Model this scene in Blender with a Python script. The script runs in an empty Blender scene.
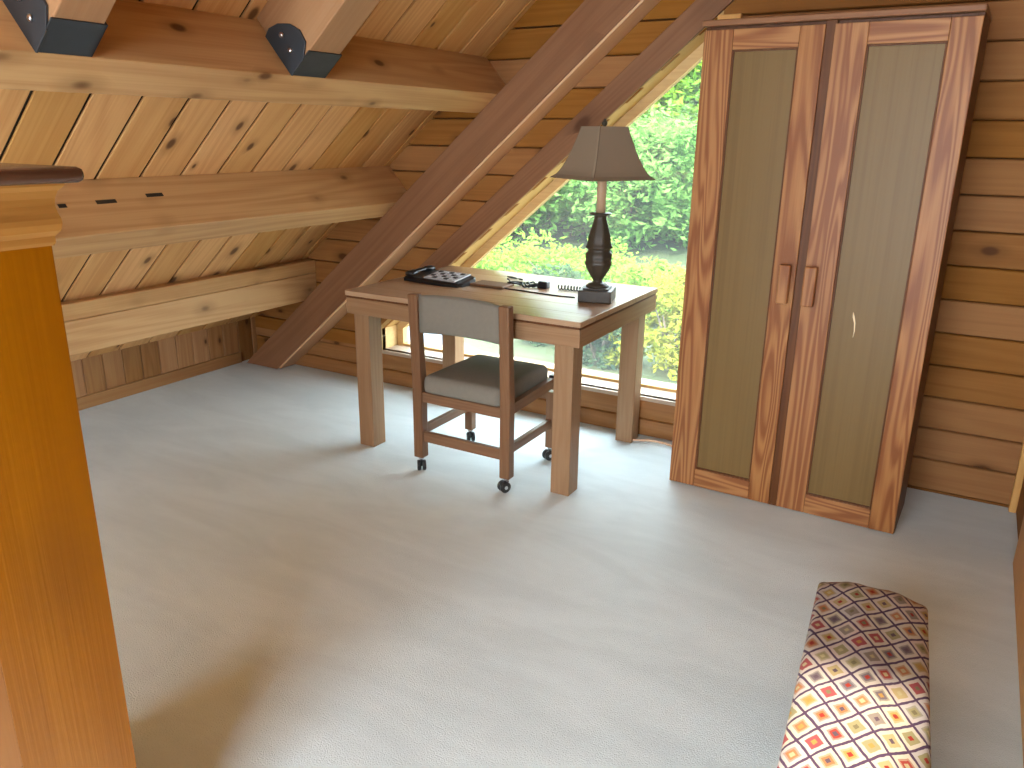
import bpy, bmesh, math, random
from math import sin, cos, pi, radians, sqrt
from mathutils import Vector, Matrix
random.seed(7)
SC = bpy.context.scene
COL = SC.collection

# ------------------------------------------------------------------ helpers
class MB:
    """collects shapes, builds ONE mesh object"""
    def __init__(s):
        s.v = []; s.f = []; s.smooth = []
    def add(s, vs, fs, smooth=False, M=None):
        n = len(s.v)
        for p in vs:
            p = Vector(p)
            s.v.append(M @ p if M else p)
        for f in fs:
            s.f.append([i + n for i in f]); s.smooth.append(smooth)
        return s
    def box(s, x0, x1, y0, y1, z0, z1, b=0.0, M=None, smooth=False):
        if x0 > x1: x0, x1 = x1, x0
        if y0 > y1: y0, y1 = y1, y0
        if z0 > z1: z0, z1 = z1, z0
        b = min(b, (x1-x0)*.45, (y1-y0)*.45, (z1-z0)*.45)
        bm = bmesh.new()
        vs = [bm.verts.new((x, y, z)) for x in (x0, x1) for y in (y0, y1) for z in (z0, z1)]
        for q in ((0,1,3,2),(4,6,7,5),(0,4,5,1),(2,3,7,6),(0,2,6,4),(1,5,7,3)):
            bm.faces.new([vs[i] for i in q])
        if b > 0:
            bmesh.ops.bevel(bm, geom=bm.edges[:], offset=b, segments=2, affect='EDGES', profile=.5)
        s._take(bm, M, smooth)
        return s
    def _take(s, bm, M=None, smooth=False):
        bmesh.ops.recalc_face_normals(bm, faces=bm.faces[:])
        bm.verts.index_update()
        s.add([v.co.copy() for v in bm.verts], [[v.index for v in f.verts] for f in bm.faces], smooth, M)
        bm.free()
    def prism(s, pts, axis, a, b, bevel=0.0, M=None, smooth=False):
        """pts: 2-D polygon in the plane across axis ('y': (x,z); 'x': (y,z); 'z': (x,y))"""
        def P(p, t):
            return {'y': (p[0], t, p[1]), 'x': (t, p[0], p[1]), 'z': (p[0], p[1], t)}[axis]
        bm = bmesh.new()
        A = [bm.verts.new(P(p, a)) for p in pts]; B = [bm.verts.new(P(p, b)) for p in pts]
        bm.faces.new(A); bm.faces.new(B)
        n = len(pts)
        for i in range(n):
            bm.faces.new([A[i], A[(i+1) % n], B[(i+1) % n], B[i]])
        if bevel:
            bmesh.ops.recalc_face_normals(bm, faces=bm.faces[:])
            bmesh.ops.bevel(bm, geom=bm.edges[:], offset=bevel, segments=2, affect='EDGES', profile=.5)
        s._take(bm, M, smooth)
        return s
    def loft(s, rings, cap=True, smooth=True, M=None, closed=True):
        n = len(rings[0]); vs = [p for r in rings for p in r]; fs = []
        for k in range(len(rings)-1):
            for i in range(n if closed else n-1):
                j = (i+1) % n
                fs.append([k*n+i, k*n+j, (k+1)*n+j, (k+1)*n+i])
        if cap:
            fs.append(list(range(n))[::-1]); fs.append([(len(rings)-1)*n+i for i in range(n)])
        return s.add(vs, fs, smooth, M)
    def lathe(s, prof, n=28, cap=True, M=None, smooth=True):
        return s.loft([[(r*cos(2*pi*i/n), r*sin(2*pi*i/n), z) for i in range(n)] for r, z in prof], cap, smooth, M)
    def tube(s, pts, r, n=8, M=None):
        pts = [Vector(p) for p in pts]; rings = []
        up = Vector((0, 0, 1)); prev = None
        for i, p in enumerate(pts):
            t = (pts[min(i+1, len(pts)-1)] - pts[max(i-1, 0)]).normalized()
            if prev is None:
                a = t.cross(up)
                if a.length < .01: a = t.cross(Vector((1, 0, 0)))
            else:
                a = prev - t * prev.dot(t)
                if a.length < 1e-6: a = t.cross(up)
            a.normalize(); prev = a; b = t.cross(a)
            rr = r[i] if isinstance(r, (list, tuple)) else r
            rings.append([p + a*rr*cos(2*pi*k/n) + b*rr*sin(2*pi*k/n) for k in range(n)])
        return s.loft(rings, True, True, M)
    def build(s, name, mat, parent=None, loc=None, smooth_angle=None):
        me = bpy.data.meshes.new(name)
        me.from_pydata([tuple(p) for p in s.v], [], s.f)
        me.polygons.foreach_set('use_smooth', s.smooth)
        me.materials.append(mat); me.update()
        o = bpy.data.objects.new(name, me); COL.objects.link(o)
        if parent: o.parent = parent
        if loc: o.location = loc
        return o

def thing(name, label, cat, loc=(0, 0, 0), rz=0, group=None, kind=None):
    o = bpy.data.objects.new(name, None); COL.objects.link(o)
    o.empty_display_size = .1
    o.location = loc; o.rotation_euler = (0, 0, rz)
    return tag(o, label, cat, group, kind)
def tag(o, label, cat, group=None, kind=None):
    o['label'] = label; o['category'] = cat
    if group: o['group'] = group
    if kind: o['kind'] = kind
    return o
def struct(o, label, cat, group=None): return tag(o, label, cat, group, 'structure')

def copy_tree(o, parent=None):
    c = o.copy(); COL.objects.link(c)
    if parent: c.parent = parent
    for ch in o.children: copy_tree(ch, c)
    return c

# ------------------------------------------------------------------ materials
def newmat(name):
    m = bpy.data.materials.new(name); m.use_nodes = True
    nt = m.node_tree; N = nt.nodes; L = nt.links
    return m, N, L, N['Principled BSDF']
def val(N, L, op, a, b=None, c=None):
    n = N.new('ShaderNodeMath'); n.operation = op
    for i, x in enumerate((a, b, c)):
        if x is None: continue
        if isinstance(x, (int, float)): n.inputs[i].default_value = x
        else: L.new(x, n.inputs[i])
    return n.outputs[0]
def mixc(N, L, f, a, b, mode='MIX'):
    n = N.new('ShaderNodeMix'); n.data_type = 'RGBA'; n.blend_type = mode
    for s, x in ((n.inputs['Factor'], f), (n.inputs['A'], a), (n.inputs['B'], b)):
        if isinstance(x, (int, float)): s.default_value = x
        elif isinstance(x, (tuple, list)): s.default_value = (*x[:3], 1)
        else: L.new(x, s)
    return n.outputs['Result']
def noise(N, L, vec, scale, detail=3, dist=0.0, rough=.5):
    n = N.new('ShaderNodeTexNoise'); n.inputs['Scale'].default_value = scale
    n.inputs['Detail'].default_value = detail; n.inputs['Distortion'].default_value = dist
    n.inputs['Roughness'].default_value = rough
    L.new(vec, n.inputs['Vector']); return n.outputs['Fac']
def smooth01(N, L, x, lo, hi):
    n = N.new('ShaderNodeMapRange'); n.interpolation_type = 'SMOOTHSTEP'
    n.inputs['From Min'].default_value = lo; n.inputs['From Max'].default_value = hi
    L.new(x, n.inputs['Value']); return n.outputs['Result']

def wood(name, c1, c2, axis='x', across=9., along=.55, rings=9., tone=.35, knots=.5, rough=.45,
         knotc=(.075, .026, .008), ringmix=.55, island=True, bump=.12, knotscale=5.0, spec=.2, flat=None):
    m, N, L, B = newmat(name)
    tc = N.new('ShaderNodeTexCoord'); geo = N.new('ShaderNodeNewGeometry')
    rnd = geo.outputs['Random Per Island']
    comb = N.new('ShaderNodeCombineXYZ')
    if island:
        L.new(val(N, L, 'MULTIPLY', rnd, 31.7), comb.inputs[0])
        L.new(val(N, L, 'MULTIPLY', rnd, 57.3), comb.inputs[1])
        L.new(val(N, L, 'MULTIPLY', rnd, 43.1), comb.inputs[2])
    add = N.new('ShaderNodeVectorMath'); add.operation = 'ADD'
    L.new(tc.outputs['Object'], add.inputs[0]); L.new(comb.outputs[0], add.inputs[1])
    def mapped(al, ac, fl=None):
        mp = N.new('ShaderNodeMapping')
        mp.inputs['Scale'].default_value = [al if a == axis else (.05 if fl and a == fl else ac) for a in 'xyz']
        L.new(add.outputs[0], mp.inputs['Vector']); return mp.outputs[0]
    low = noise(N, L, mapped(along, across), 1.0, 1.5, .35)
    rg = val(N, L, 'MULTIPLY_ADD', val(N, L, 'SINE', val(N, L, 'MULTIPLY', low, rings*6.28)), .5, .5)
    fine = noise(N, L, mapped(2.5, 140.), 1.0, 2.5)
    blot = noise(N, L, mapped(.8, 2.4), 1.0, 2)
    f = val(N, L, 'MULTIPLY', rg, ringmix)
    f = val(N, L, 'ADD', f, val(N, L, 'MULTIPLY', val(N, L, 'SUBTRACT', fine, .5), .9))
    f = val(N, L, 'ADD', f, val(N, L, 'MULTIPLY', val(N, L, 'SUBTRACT', blot, .45), 1.0))
    f.node.use_clamp = True
    colr = mixc(N, L, f, c1, c2)
    t = val(N, L, 'MULTIPLY_ADD', val(N, L, 'SUBTRACT', rnd, .5), tone, 1.0)
    hsv = N.new('ShaderNodeHueSaturation'); L.new(colr, hsv.inputs['Color'])
    L.new(t, hsv.inputs['Value']); L.new(val(N, L, 'MULTIPLY_ADD', val(N, L, 'SUBTRACT', rnd, .5), -.14, 1.0), hsv.inputs['Saturation'])
    out = hsv.outputs[0]
    if knots > 0:
        vo = N.new('ShaderNodeTexVoronoi'); vo.inputs['Scale'].default_value = 1.0
        kv = mapped(knotscale*.55, knotscale)
        if flat:
            vo.voronoi_dimensions = '2D'
            sv = N.new('ShaderNodeSeparateXYZ'); L.new(kv, sv.inputs[0]); cv = N.new('ShaderNodeCombineXYZ')
            for q, a in enumerate([a for a in 'xyz' if a != flat]): L.new(sv.outputs['xyz'.index(a)], cv.inputs[q])
            kv = cv.outputs[0]
        L.new(kv, vo.inputs['Vector'])
        sp = N.new('ShaderNodeSeparateColor'); L.new(vo.outputs['Color'], sp.inputs[0])
        on = val(N, L, 'LESS_THAN', sp.outputs[0], knots)
        size = val(N, L, 'MULTIPLY_ADD', sp.outputs[1], .075, .04 if flat else .09)
        d = val(N, L, 'DIVIDE', vo.outputs['Distance'], size)
        k = val(N, L, 'MULTIPLY', on, val(N, L, 'SUBTRACT', 1.0, smooth01(N, L, d, .55, 1.3)))
        halo = val(N, L, 'MULTIPLY', on, val(N, L, 'SUBTRACT', 1.0, smooth01(N, L, d, .8, 3.0)))
        out = mixc(N, L, val(N, L, 'MULTIPLY', halo, .45), out, tuple(x*.6 for x in c2))
        out = mixc(N, L, val(N, L, 'MULTIPLY', k, .85), out, knotc)
    L.new(out, B.inputs['Base Color'])
    B.inputs['Roughness'].default_value = rough
    B.inputs['Specular IOR Level'].default_value = spec
    if bump:
        bp = N.new('ShaderNodeBump'); bp.inputs['Strength'].default_value = bump; bp.inputs['Distance'].default_value = .004
        L.new(fine, bp.inputs['Height']); L.new(bp.outputs[0], B.inputs['Normal'])
    return m

def plain(name, c, rough=.5, metal=0., spec=.4, bump=0., bscale=300., var=.0, vscale=8.):
    m, N, L, B = newmat(name)
    tc = N.new('ShaderNodeTexCoord')
    if var:
        f = noise(N, L, tc.outputs['Object'], vscale, 4)
        L.new(mixc(N, L, f, tuple(x*(1-var) for x in c), tuple(min(1, x*(1+var)) for x in c)), B.inputs['Base Color'])
    else: B.inputs['Base Color'].default_value = (*c, 1)
    B.inputs['Roughness'].default_value = rough; B.inputs['Metallic'].default_value = metal
    B.inputs['Specular IOR Level'].default_value = spec
    if bump:
        bp = N.new('ShaderNodeBump'); bp.inputs['Strength'].default_value = bump; bp.inputs['Distance'].default_value = .003
        L.new(noise(N, L, tc.outputs['Object'], bscale, 3), bp.inputs['Height']); L.new(bp.outputs[0], B.inputs['Normal'])
    return m

PINE_A = (0.66, 0.37, 0.145); PINE_B = (0.52, 0.25, 0.082)
M = {}
M['roof'] = wood('pine ceiling boards', PINE_A, PINE_B, 'x', across=7, along=.45, tone=.34, knots=.42, knotscale=5.5, ringmix=.45, flat='z')
M['purlin'] = wood('pine purlin', (0.56, 0.335, 0.145), (0.42, 0.215, 0.080), 'y', across=7, along=.35, tone=.15, knots=.85, knotscale=8, ringmix=.5)
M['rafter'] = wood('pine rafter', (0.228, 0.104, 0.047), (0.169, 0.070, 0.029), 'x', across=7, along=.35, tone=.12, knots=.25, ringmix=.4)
M['common'] = wood('pale pine rafter', (0.360, 0.192, 0.090), (0.285, 0.136, 0.056), 'x', across=8, along=.35, tone=.15, knots=.2, ringmix=.3)
M['gable'] = wood('amber pine wall boards', (0.285, 0.12, 0.032), (0.215, 0.081, 0.019), 'x', across=8, along=.5, tone=.22, knots=.3, ringmix=.4, flat='y', rough=.65, spec=.1)
M['knee'] = wood('pine knee wall boards', (0.347, 0.171, 0.062), (0.223, 0.090, 0.027), 'z', across=8, along=.6, tone=.5, knots=.5, knotscale=7, ringmix=.4, flat='x')
M['trim_x'] = wood('amber pine trim', (0.291, 0.130, 0.042), (0.205, 0.081, 0.022), 'x', across=10, along=.6, tone=.15, knots=.25, ringmix=.35)
M['trim_y'] = wood('amber pine skirting', (0.335, 0.167, 0.059), (0.248, 0.102, 0.031), 'y', across=10, along=.6, tone=.15, knots=.25, ringmix=.35)
M['trim_z'] = wood('pine post', (0.62, 0.33, 0.10), (0.52, 0.24, 0.06), 'z', across=10, along=.6, tone=.15, knots=.2, ringmix=.35)
M['jamb'] = wood('clear yellow pine', (0.56, 0.36, 0.14), (0.46, 0.27, 0.09), 'x', across=12, along=.6, tone=.15, knots=.0, ringmix=.3)
M['strip'] = wood('pale pine edge strip', (.60, .36, .20), (.52, .28, .14), 'x', across=10, along=.5, tone=.1, knots=0, ringmix=.3)  # paler wood colour paints bounced light on the rafter underside
M['sill'] = wood('pale sill board', (0.384, 0.291, 0.211), (0.322, 0.223, 0.149), 'x', across=12, along=.6, tone=.1, knots=.0, ringmix=.3)
for a in 'xyz':
    M['desk_'+a] = wood('desk pine '+a, (0.289, 0.169, 0.087), (0.222, 0.112, 0.050), a, across=14, along=.7, tone=.25, knots=.14, knotscale=8, ringmix=.4, rough=.4)
    M['chair_'+a] = wood('chair oak '+a, (0.208, 0.110, 0.058), (0.152, 0.073, 0.036), a, across=20, along=.8, tone=.2, knots=0, ringmix=.4, rough=.4)
M['desk_top'] = wood('desk top pine', (0.396, 0.261, 0.158), (0.315, 0.184, 0.097), 'x', across=12, along=.5, tone=.3, knots=.15, ringmix=.4, rough=.3)
M['stile'] = wood('red fir stile', (0.35, 0.158, 0.055), (0.205, 0.071, 0.022), 'z', across=10, along=.75, rings=13, tone=.18, knots=.0, ringmix=1.0, rough=.4)
M['rail'] = wood('red fir rail', (0.35, 0.158, 0.055), (0.205, 0.071, 0.022), 'x', across=12, along=.8, rings=11, tone=.18, knots=.0, ringmix=1.0, rough=.4)
M['panel'] = wood('tan veneer panel', (0.165, 0.099, 0.031), (0.132, 0.074, 0.021), 'z', across=34, along=.18, rings=2, tone=.0, knots=.0, ringmix=.4, rough=.4, island=False)
M['carcass'] = wood('dark fir carcass', (0.124, 0.046, 0.015), (0.074, 0.025, 0.008), 'z', across=10, along=.7, tone=.1, knots=0, ringmix=.5)
M['honey'] = wood('honey pine', (0.22, 0.082, 0.013), (0.17, 0.056, 0.007), 'z', across=5, along=.35, rings=5, tone=.08, knots=.10, knotscale=4, ringmix=.45, rough=.33)
M['honey_y'] = wood('honey pine moulding', (0.252, 0.113, 0.023), (0.207, 0.081, 0.013), 'y', across=6, along=.4, tone=.1, knots=.2, ringmix=.3, rough=.33)
M['darktop'] = wood('dark stained top', (0.081, 0.037, 0.022), (0.046, 0.019, 0.011), 'y', across=10, along=.5, tone=.1, knots=0, ringmix=.4, rough=.22, spec=.6)
M['fabric'] = plain('greige chair fabric', (.205, .185, .150), .9, bump=.5, bscale=900, var=.08, vscale=60)
M['black'] = plain('black plastic', (.012, .012, .013), .35)
M['cable'] = plain('black cable rubber', (.012, .010, .010), .45)
M['keypad'] = plain('silver keypad plastic', (.45, .46, .48), .35, var=.1, vscale=60)
M['caster'] = plain('black caster plastic', (.02, .02, .02), .3)
M['chrome'] = plain('dull steel', (.55, .55, .56), .3, metal=1)
M['bracket'] = plain('dark painted steel', (.035, .04, .045), .45, metal=.2, var=.15, vscale=30)
M['bronze'] = plain('dark bronze resin', (.045, .034, .022), .45, bump=.4, bscale=120, var=.3, vscale=40)
M['candle'] = plain('tan candle sleeve', (.46, .30, .18), .5)
M['kraft'] = plain('brown card', (.17, .095, .05), .6)
M['beigecable'] = plain('peach cable', (.55, .33, .20), .5)
M['scratch'] = plain('pale scratch', (.85, .70, .45), .6)
M['felt'] = plain('black roofing felt', (.02, .016, .013), .95)  # near-black colour paints the shade and dirt of the board joints
M['concrete'] = plain('pale concrete drive', (.062, .07, .085), .8, var=.1, vscale=1.5)
M['bark'] = plain('bark', (.10, .075, .055), .9, bump=.6, bscale=20, var=.3, vscale=6)

def shade_mat():
    m, N, L, B = newmat('lampshade linen')
    B.inputs['Base Color'].default_value = (.30, .225, .15, 1); B.inputs['Roughness'].default_value = .85
    tr = N.new('ShaderNodeBsdfTranslucent'); tr.inputs[0].default_value = (.30, .20, .11, 1)
    mx = N.new('ShaderNodeMixShader'); mx.inputs[0].default_value = .25
    L.new(B.outputs[0], mx.inputs[1]); L.new(tr.outputs[0], mx.inputs[2])
    L.new(mx.outputs[0], N['Material Output'].inputs[0]); return m
M['shade'] = shade_mat()

def carpet_mat():
    m, N, L, B = newmat('pale grey carpet')
    tc = N.new('ShaderNodeTexCoord'); v = tc.outputs['Object']
    mp = N.new('ShaderNodeMapping'); mp.inputs['Rotation'].default_value = (0, 0, .6); mp.inputs['Scale'].default_value = (1, 3.2, 1)
    L.new(v, mp.inputs['Vector'])
    big = noise(N, L, mp.outputs[0], 1.5, 5, .7, .6)
    tuft = noise(N, L, v, 260, 3)
    mid = noise(N, L, v, 14, 4)
    f = val(N, L, 'ADD', val(N, L, 'MULTIPLY', smooth01(N, L, big, .3, .7), .55), val(N, L, 'ADD', val(N, L, 'MULTIPLY', tuft, .3), val(N, L, 'MULTIPLY', mid, .25)))
    L.new(mixc(N, L, f, (.54, .62, .63), (.70, .79, .80)), B.inputs['Base Color'])
    B.inputs['Roughness'].default_value = .95; B.inputs['Specular IOR Level'].default_value = .1
    B.inputs['Sheen Weight'].default_value = .25
    bp = N.new('ShaderNodeBump'); bp.inputs['Strength'].default_value = .45; bp.inputs['Distance'].default_value = .008
    L.new(val(N, L, 'ADD', tuft, val(N, L, 'MULTIPLY', mid, .5)), bp.inputs['Height']); L.new(bp.outputs[0], B.inputs['Normal'])
    return m
M['carpet'] = carpet_mat()

def kilim_mat(cell=.044):
    m, N, L, B = newmat('kilim diamonds')
    tc = N.new('ShaderNodeTexCoord'); uv = N.new('ShaderNodeUVMap')
    mp = N.new('ShaderNodeMapping'); mp.inputs['Rotation'].default_value = (0, 0, radians(45)); mp.inputs['Scale'].default_value = (1/cell,)*3
    st = N.new('ShaderNodeMapping'); st.inputs['Scale'].default_value = (1, .78, 1); st.inputs['Rotation'].default_value = (0, 0, radians(5))
    L.new(uv.outputs[0], st.inputs['Vector']); L.new(st.outputs[0], mp.inputs['Vector'])
    wob = N.new('ShaderNodeTexNoise'); wob.inputs['Scale'].default_value = 3.0
    L.new(mp.outputs[0], wob.inputs['Vector'])
    va = N.new('ShaderNodeVectorMath'); va.operation = 'MULTIPLY_ADD'
    L.new(wob.outputs['Color'], va.inputs[0]); va.inputs[1].default_value = (.09,)*3; L.new(mp.outputs[0], va.inputs[2])
    fl = N.new('ShaderNodeVectorMath'); fl.operation = 'FLOOR'; L.new(va.outputs[0], fl.inputs[0])
    fr = N.new('ShaderNodeVectorMath'); fr.operation = 'FRACTION'; L.new(va.outputs[0], fr.inputs[0])
    sx = N.new('ShaderNodeSeparateXYZ'); L.new(fr.outputs[0], sx.inputs[0])
    d = val(N, L, 'MAXIMUM', val(N, L, 'ABSOLUTE', val(N, L, 'SUBTRACT', sx.outputs[0], .5)), val(N, L, 'ABSOLUTE', val(N, L, 'SUBTRACT', sx.outputs[1], .5)))
    fx = N.new('ShaderNodeSeparateXYZ'); L.new(fl.outputs[0], fx.inputs[0])
    cb = N.new('ShaderNodeCombineXYZ'); L.new(fx.outputs[0], cb.inputs[0]); L.new(fx.outputs[1], cb.inputs[1])
    wn = N.new('ShaderNodeTexWhiteNoise'); wn.noise_dimensions = '2D'; L.new(cb.outputs[0], wn.inputs['Vector'])
    def ramp(fac, cols):
        r = N.new('ShaderNodeValToRGB'); r.color_ramp.interpolation = 'CONSTANT'
        e = r.color_ramp.elements
        while len(e) < len(cols): e.new(.5)
        for i, c in enumerate(cols):
            e[i].position = i/len(cols); e[i].color = (*c, 1)
        L.new(fac, r.inputs[0]); return r.outputs[0]
    core = ramp(wn.outputs['Value'], [(0.242, 0.037, 0.026), (0.274, 0.184, 0.058), (0.116, 0.084, 0.089), (0.290, 0.116, 0.048), (0.211, 0.179, 0.089), (0.227, 0.053, 0.053), (0.179, 0.142, 0.116), (0.295, 0.221, 0.105)])
    sp = N.new('ShaderNodeSeparateColor'); L.new(wn.outputs['Color'], sp.inputs[0])
    dot = ramp(sp.outputs[1], [(0.221, 0.026, 0.016), (0.132, 0.105, 0.053), (0.316, 0.253, 0.137), (0.084, 0.053, 0.063), (0.290, 0.158, 0.043)])
    lite = ramp(sp.outputs[2], [(0.306, 0.264, 0.211), (0.316, 0.242, 0.201), (0.242, 0.221, 0.211), (0.316, 0.280, 0.190)])
    c = mixc(N, L, val(N, L, 'GREATER_THAN', d, .10), dot, core)
    c = mixc(N, L, val(N, L, 'MULTIPLY', val(N, L, 'GREATER_THAN', d, .20), val(N, L, 'LESS_THAN', sp.outputs[0], .55)), c, mixc(N, L, .5, lite, core))
    c = mixc(N, L, val(N, L, 'GREATER_THAN', d, .28), c, mixc(N, L, .35, lite, (.52, .44, .38)))
    c = mixc(N, L, val(N, L, 'GREATER_THAN', d, .442), c, (.06, .032, .06))
    L.new(c, B.inputs['Base Color']); B.inputs['Roughness'].default_value = .9; B.inputs['Specular IOR Level'].default_value = .15
    bp = N.new('ShaderNodeBump'); bp.inputs['Strength'].default_value = .35; bp.inputs['Distance'].default_value = .002
    wv = noise(N, L, tc.outputs['Object'], 500, 2); L.new(wv, bp.inputs['Height']); L.new(bp.outputs[0], B.inputs['Normal'])
    return m
M['kilim'] = kilim_mat()

def glass_mat(name, tint, dust):
    m, N, L, B = newmat(name)
    N.remove(B)
    t = N.new('ShaderNodeBsdfTransparent'); t.inputs[0].default_value = tint
    tl = N.new('ShaderNodeBsdfTranslucent'); tl.inputs[0].default_value = (.9, .95, .93, 1)
    g = N.new('ShaderNodeBsdfGlossy'); g.inputs['Roughness'].default_value = .02
    a = N.new('ShaderNodeMixShader'); a.inputs[0].default_value = dust
    L.new(t.outputs[0], a.inputs[1]); L.new(tl.outputs[0], a.inputs[2])
    b = N.new('ShaderNodeMixShader'); b.inputs[0].default_value = .04
    L.new(a.outputs[0], b.inputs[1]); L.new(g.outputs[0], b.inputs[2])
    L.new(b.outputs[0], N['Material Output'].inputs[0]); return m
M['glass'] = glass_mat('dusty window glass', (.80, .83, .82, 1), .012)
M['clear'] = glass_mat('clear window glass', (.97, .98, .98, 1), .0)

def leaf_mat(name, c1, c2, trans=.45):
    m, N, L, B = newmat(name)
    geo = N.new('ShaderNodeNewGeometry'); oi = N.new('ShaderNodeObjectInfo')
    f = val(N, L, 'MULTIPLY_ADD', oi.outputs['Random'], .35, val(N, L, 'MULTIPLY', geo.outputs['Random Per Island'], .65))
    c = mixc(N, L, f, c1, c2)
    L.new(c, B.inputs['Base Color']); B.inputs['Roughness'].default_value = .6; B.inputs['Specular IOR Level'].default_value = .06
    tr = N.new('ShaderNodeBsdfTranslucent'); L.new(c, tr.inputs[0])
    mx = N.new('ShaderNodeMixShader'); mx.inputs[0].default_value = trans
    L.new(B.outputs[0], mx.inputs[1]); L.new(tr.outputs[0], mx.inputs[2])
    L.new(mx.outputs[0], N['Material Output'].inputs[0]); return m
M['leaf_bright'] = leaf_mat('bright leaves', (.12, .25, .012), (.32, .45, .04))
M['leaf_mid'] = leaf_mat('green leaves', (.09, .22, .018), (.24, .39, .045))
M['leaf_teal'] = leaf_mat('blue green leaves', (.065, .18, .03), (.17, .32, .07))
M['leaf_yellow'] = leaf_mat('yellow green leaves', (.13, .17, .015), (.27, .25, .03))
M['leaf_dark'] = leaf_mat('dark shrub leaves', (.02, .05, .03), (.075, .12, .045))

def ground_mat():
    m, N, L, B = newmat('lawn and dry grass')
    tc = N.new('ShaderNodeTexCoord')
    f = smooth01(N, L, noise(N, L, tc.outputs['Object'], .35, 5, .5, .6), .35, .65)
    c = mixc(N, L, f, (.025, .045, .012), (.055, .055, .025))
    L.new(mixc(N, L, noise(N, L, tc.outputs['Object'], 6, 4), c, (.04, .055, .016)), B.inputs['Base Color'])
    B.inputs['Roughness'].default_value = 1; return m
M['ground'] = ground_mat()

# ------------------------------------------------------------------ room constants
W = 3.593            # gable wall face (Y)
XK = -4.02           # knee wall face
XR = .335            # right wall face
YB = -1.6            # near wall face
S = .857             # roof slope
RZ0 = .272           # roof height at the knee wall
ANG = math.atan(S); CA = cos(ANG); SA = sin(ANG)
def roofz(x): return RZ0 + S*(x - XK)

# floor
o = MB().box(XK-.12, XR+.12, YB-.12, W+.2, -.12, 0).build('floor', M['carpet']); struct(o, 'pale grey wall to wall carpet covering the attic floor', 'floor')

# ceiling: sloped V-groove boards, in a frame with local x up the slope
mb = MB()
Lr = (XR + .1 - (XK - .15))/CA
y = 1.48 - .188*16
while y < W + .05:
    y0 = y + .0075; y1 = y + .1805
    mb.prism([(y0+.0015, 0), (y1-.0015, 0), (y1, .002), (y1, .009), (y0, .009), (y0, .002)], 'x', 0, Lr)
    y += .188
o = mb.build('ceiling', M['roof']); o.location = (XK-.15, 0, roofz(XK-.15)); o.rotation_euler = (0, -ANG, 0)
struct(o, 'sloping ceiling of knotty pine boards running up the roof', 'ceiling')
f_ = MB().box(0, Lr, YB-.12, W+.15, .0092, .05).build('roof_felt', M['felt'], o)  # added dark sheet, puts painted shade into the ceiling joints

# gable wall boards with the sloping window opening
WX0, WX1, WB = -2.95, -1.075, .205     # opening: left, right, bottom
def wz(x): return .331 + .855*(x + 2.951)
def wx(z): return -2.951 + (z - .331)/.855
WT = wz(WX1)
mb = MB()
def slat(pts, ra, rb):
    g = .006
    zs = [p[1] for p in pts]; z0, z1 = min(zs), max(zs)
    if z1 - z0 < .012: return
    fr = [(x, (z+g if abs(z-ra) < 1e-6 else z-g if abs(z-rb) < 1e-6 else z)) for x, z in pts]
    pts = [(x, (z+.0015 if abs(z-ra) < 1e-6 else z-.0015 if abs(z-rb) < 1e-6 else z)) for x, z in pts]
    back = pts
    n = len(pts)
    vs = [(x, W, z) for x, z in fr] + [(x, W+.008, z) for x, z in pts] + [(x, W+.03, z) for x, z in pts]
    fs = [list(range(n)), [2*n+i for i in range(n)][::-1]]
    for k in (0, 1):
        for i in range(n):
            j = (i+1) % n; fs.append([k*n+i, k*n+j, (k+1)*n+j, (k+1)*n+i][::-1])
    mb.add(vs, fs)
z = .013 - .137; TOPZ = roofz(XR+.05)
cuts = []
while z < TOPZ:
    za, zb = max(z, 0), min(z+.137, TOPZ); z += .137
    segs = [za] + [c for c in (WB, .331, WT) if za + .002 < c < zb - .002] + [zb]
    xr0 = max(WX1, XK + (za-RZ0-.03)/S); xr1 = max(WX1, XK + (zb-RZ0-.03)/S)
    if xr1 < XR: slat([(xr0, za), (XR+.05, za), (XR+.05, zb), (xr1, zb)], za, zb)
    for a, b in zip(segs[:-1], segs[1:]):
        xl0 = max(XK-.05, XK + (a-RZ0-.03)/S); xl1 = max(XK-.05, XK + (b-RZ0-.03)/S)
        if a >= WB - 1e-6 and b <= WT + 1e-6:
            w0 = max(WX0, wx(a)) if a > .331-1e-6 else WX0; w1 = max(WX0, wx(b)) if b > .331+1e-6 else WX0
            slat([(xl0, a), (w0, a), (w1, b), (xl1, b)], za, zb)
        else:
            if xl1 < WX1: slat([(xl0, a), (WX1, a), (WX1, b), (xl1, b)], za, zb)
wall_far = mb.build('wall_far', M['gable'])
MB().box(WX1+.01, XR+.05, W+.031, W+.05, 0, TOPZ).box(XK-.05, WX1, W+.031, W+.05, WT+.02, TOPZ).box(XK-.05, WX1, W+.031, W+.05, 0, WB-.02).prism([(XK-.05, WB-.02), (WX0-.02, WB-.02), (WX0-.02, .345), (WX1, WT+.02), (XK-.05, WT+.02)], 'y', W+.031, W+.05).build('backing_felt', M['felt'], wall_far)  # same dark sheet, painted shade behind the gable board joints
struct(wall_far, 'gable end wall of horizontal amber pine boards behind the desk and cupboard', 'wall')

# knee wall
mb = MB(); y = 2.389 - .117*41
while y < W:
    mb.prism([(XK, y+.006), (XK, y+.111), (XK-.005, y+.116), (XK-.03, y+.116), (XK-.03, y+.001), (XK-.005, y+.001)], 'z', 0, RZ0+.06)
    y += .117
struct(mb.build('wall_left', M['knee']), 'low knee wall of short vertical knotty pine boards under the eaves', 'wall')
struct(MB().box(XK, XK+.016, YB, W-.152, 0, .07, .003).build('baseboard_left', M['trim_y']), 'pine skirting along the foot of the low knee wall', 'baseboard')

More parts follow.
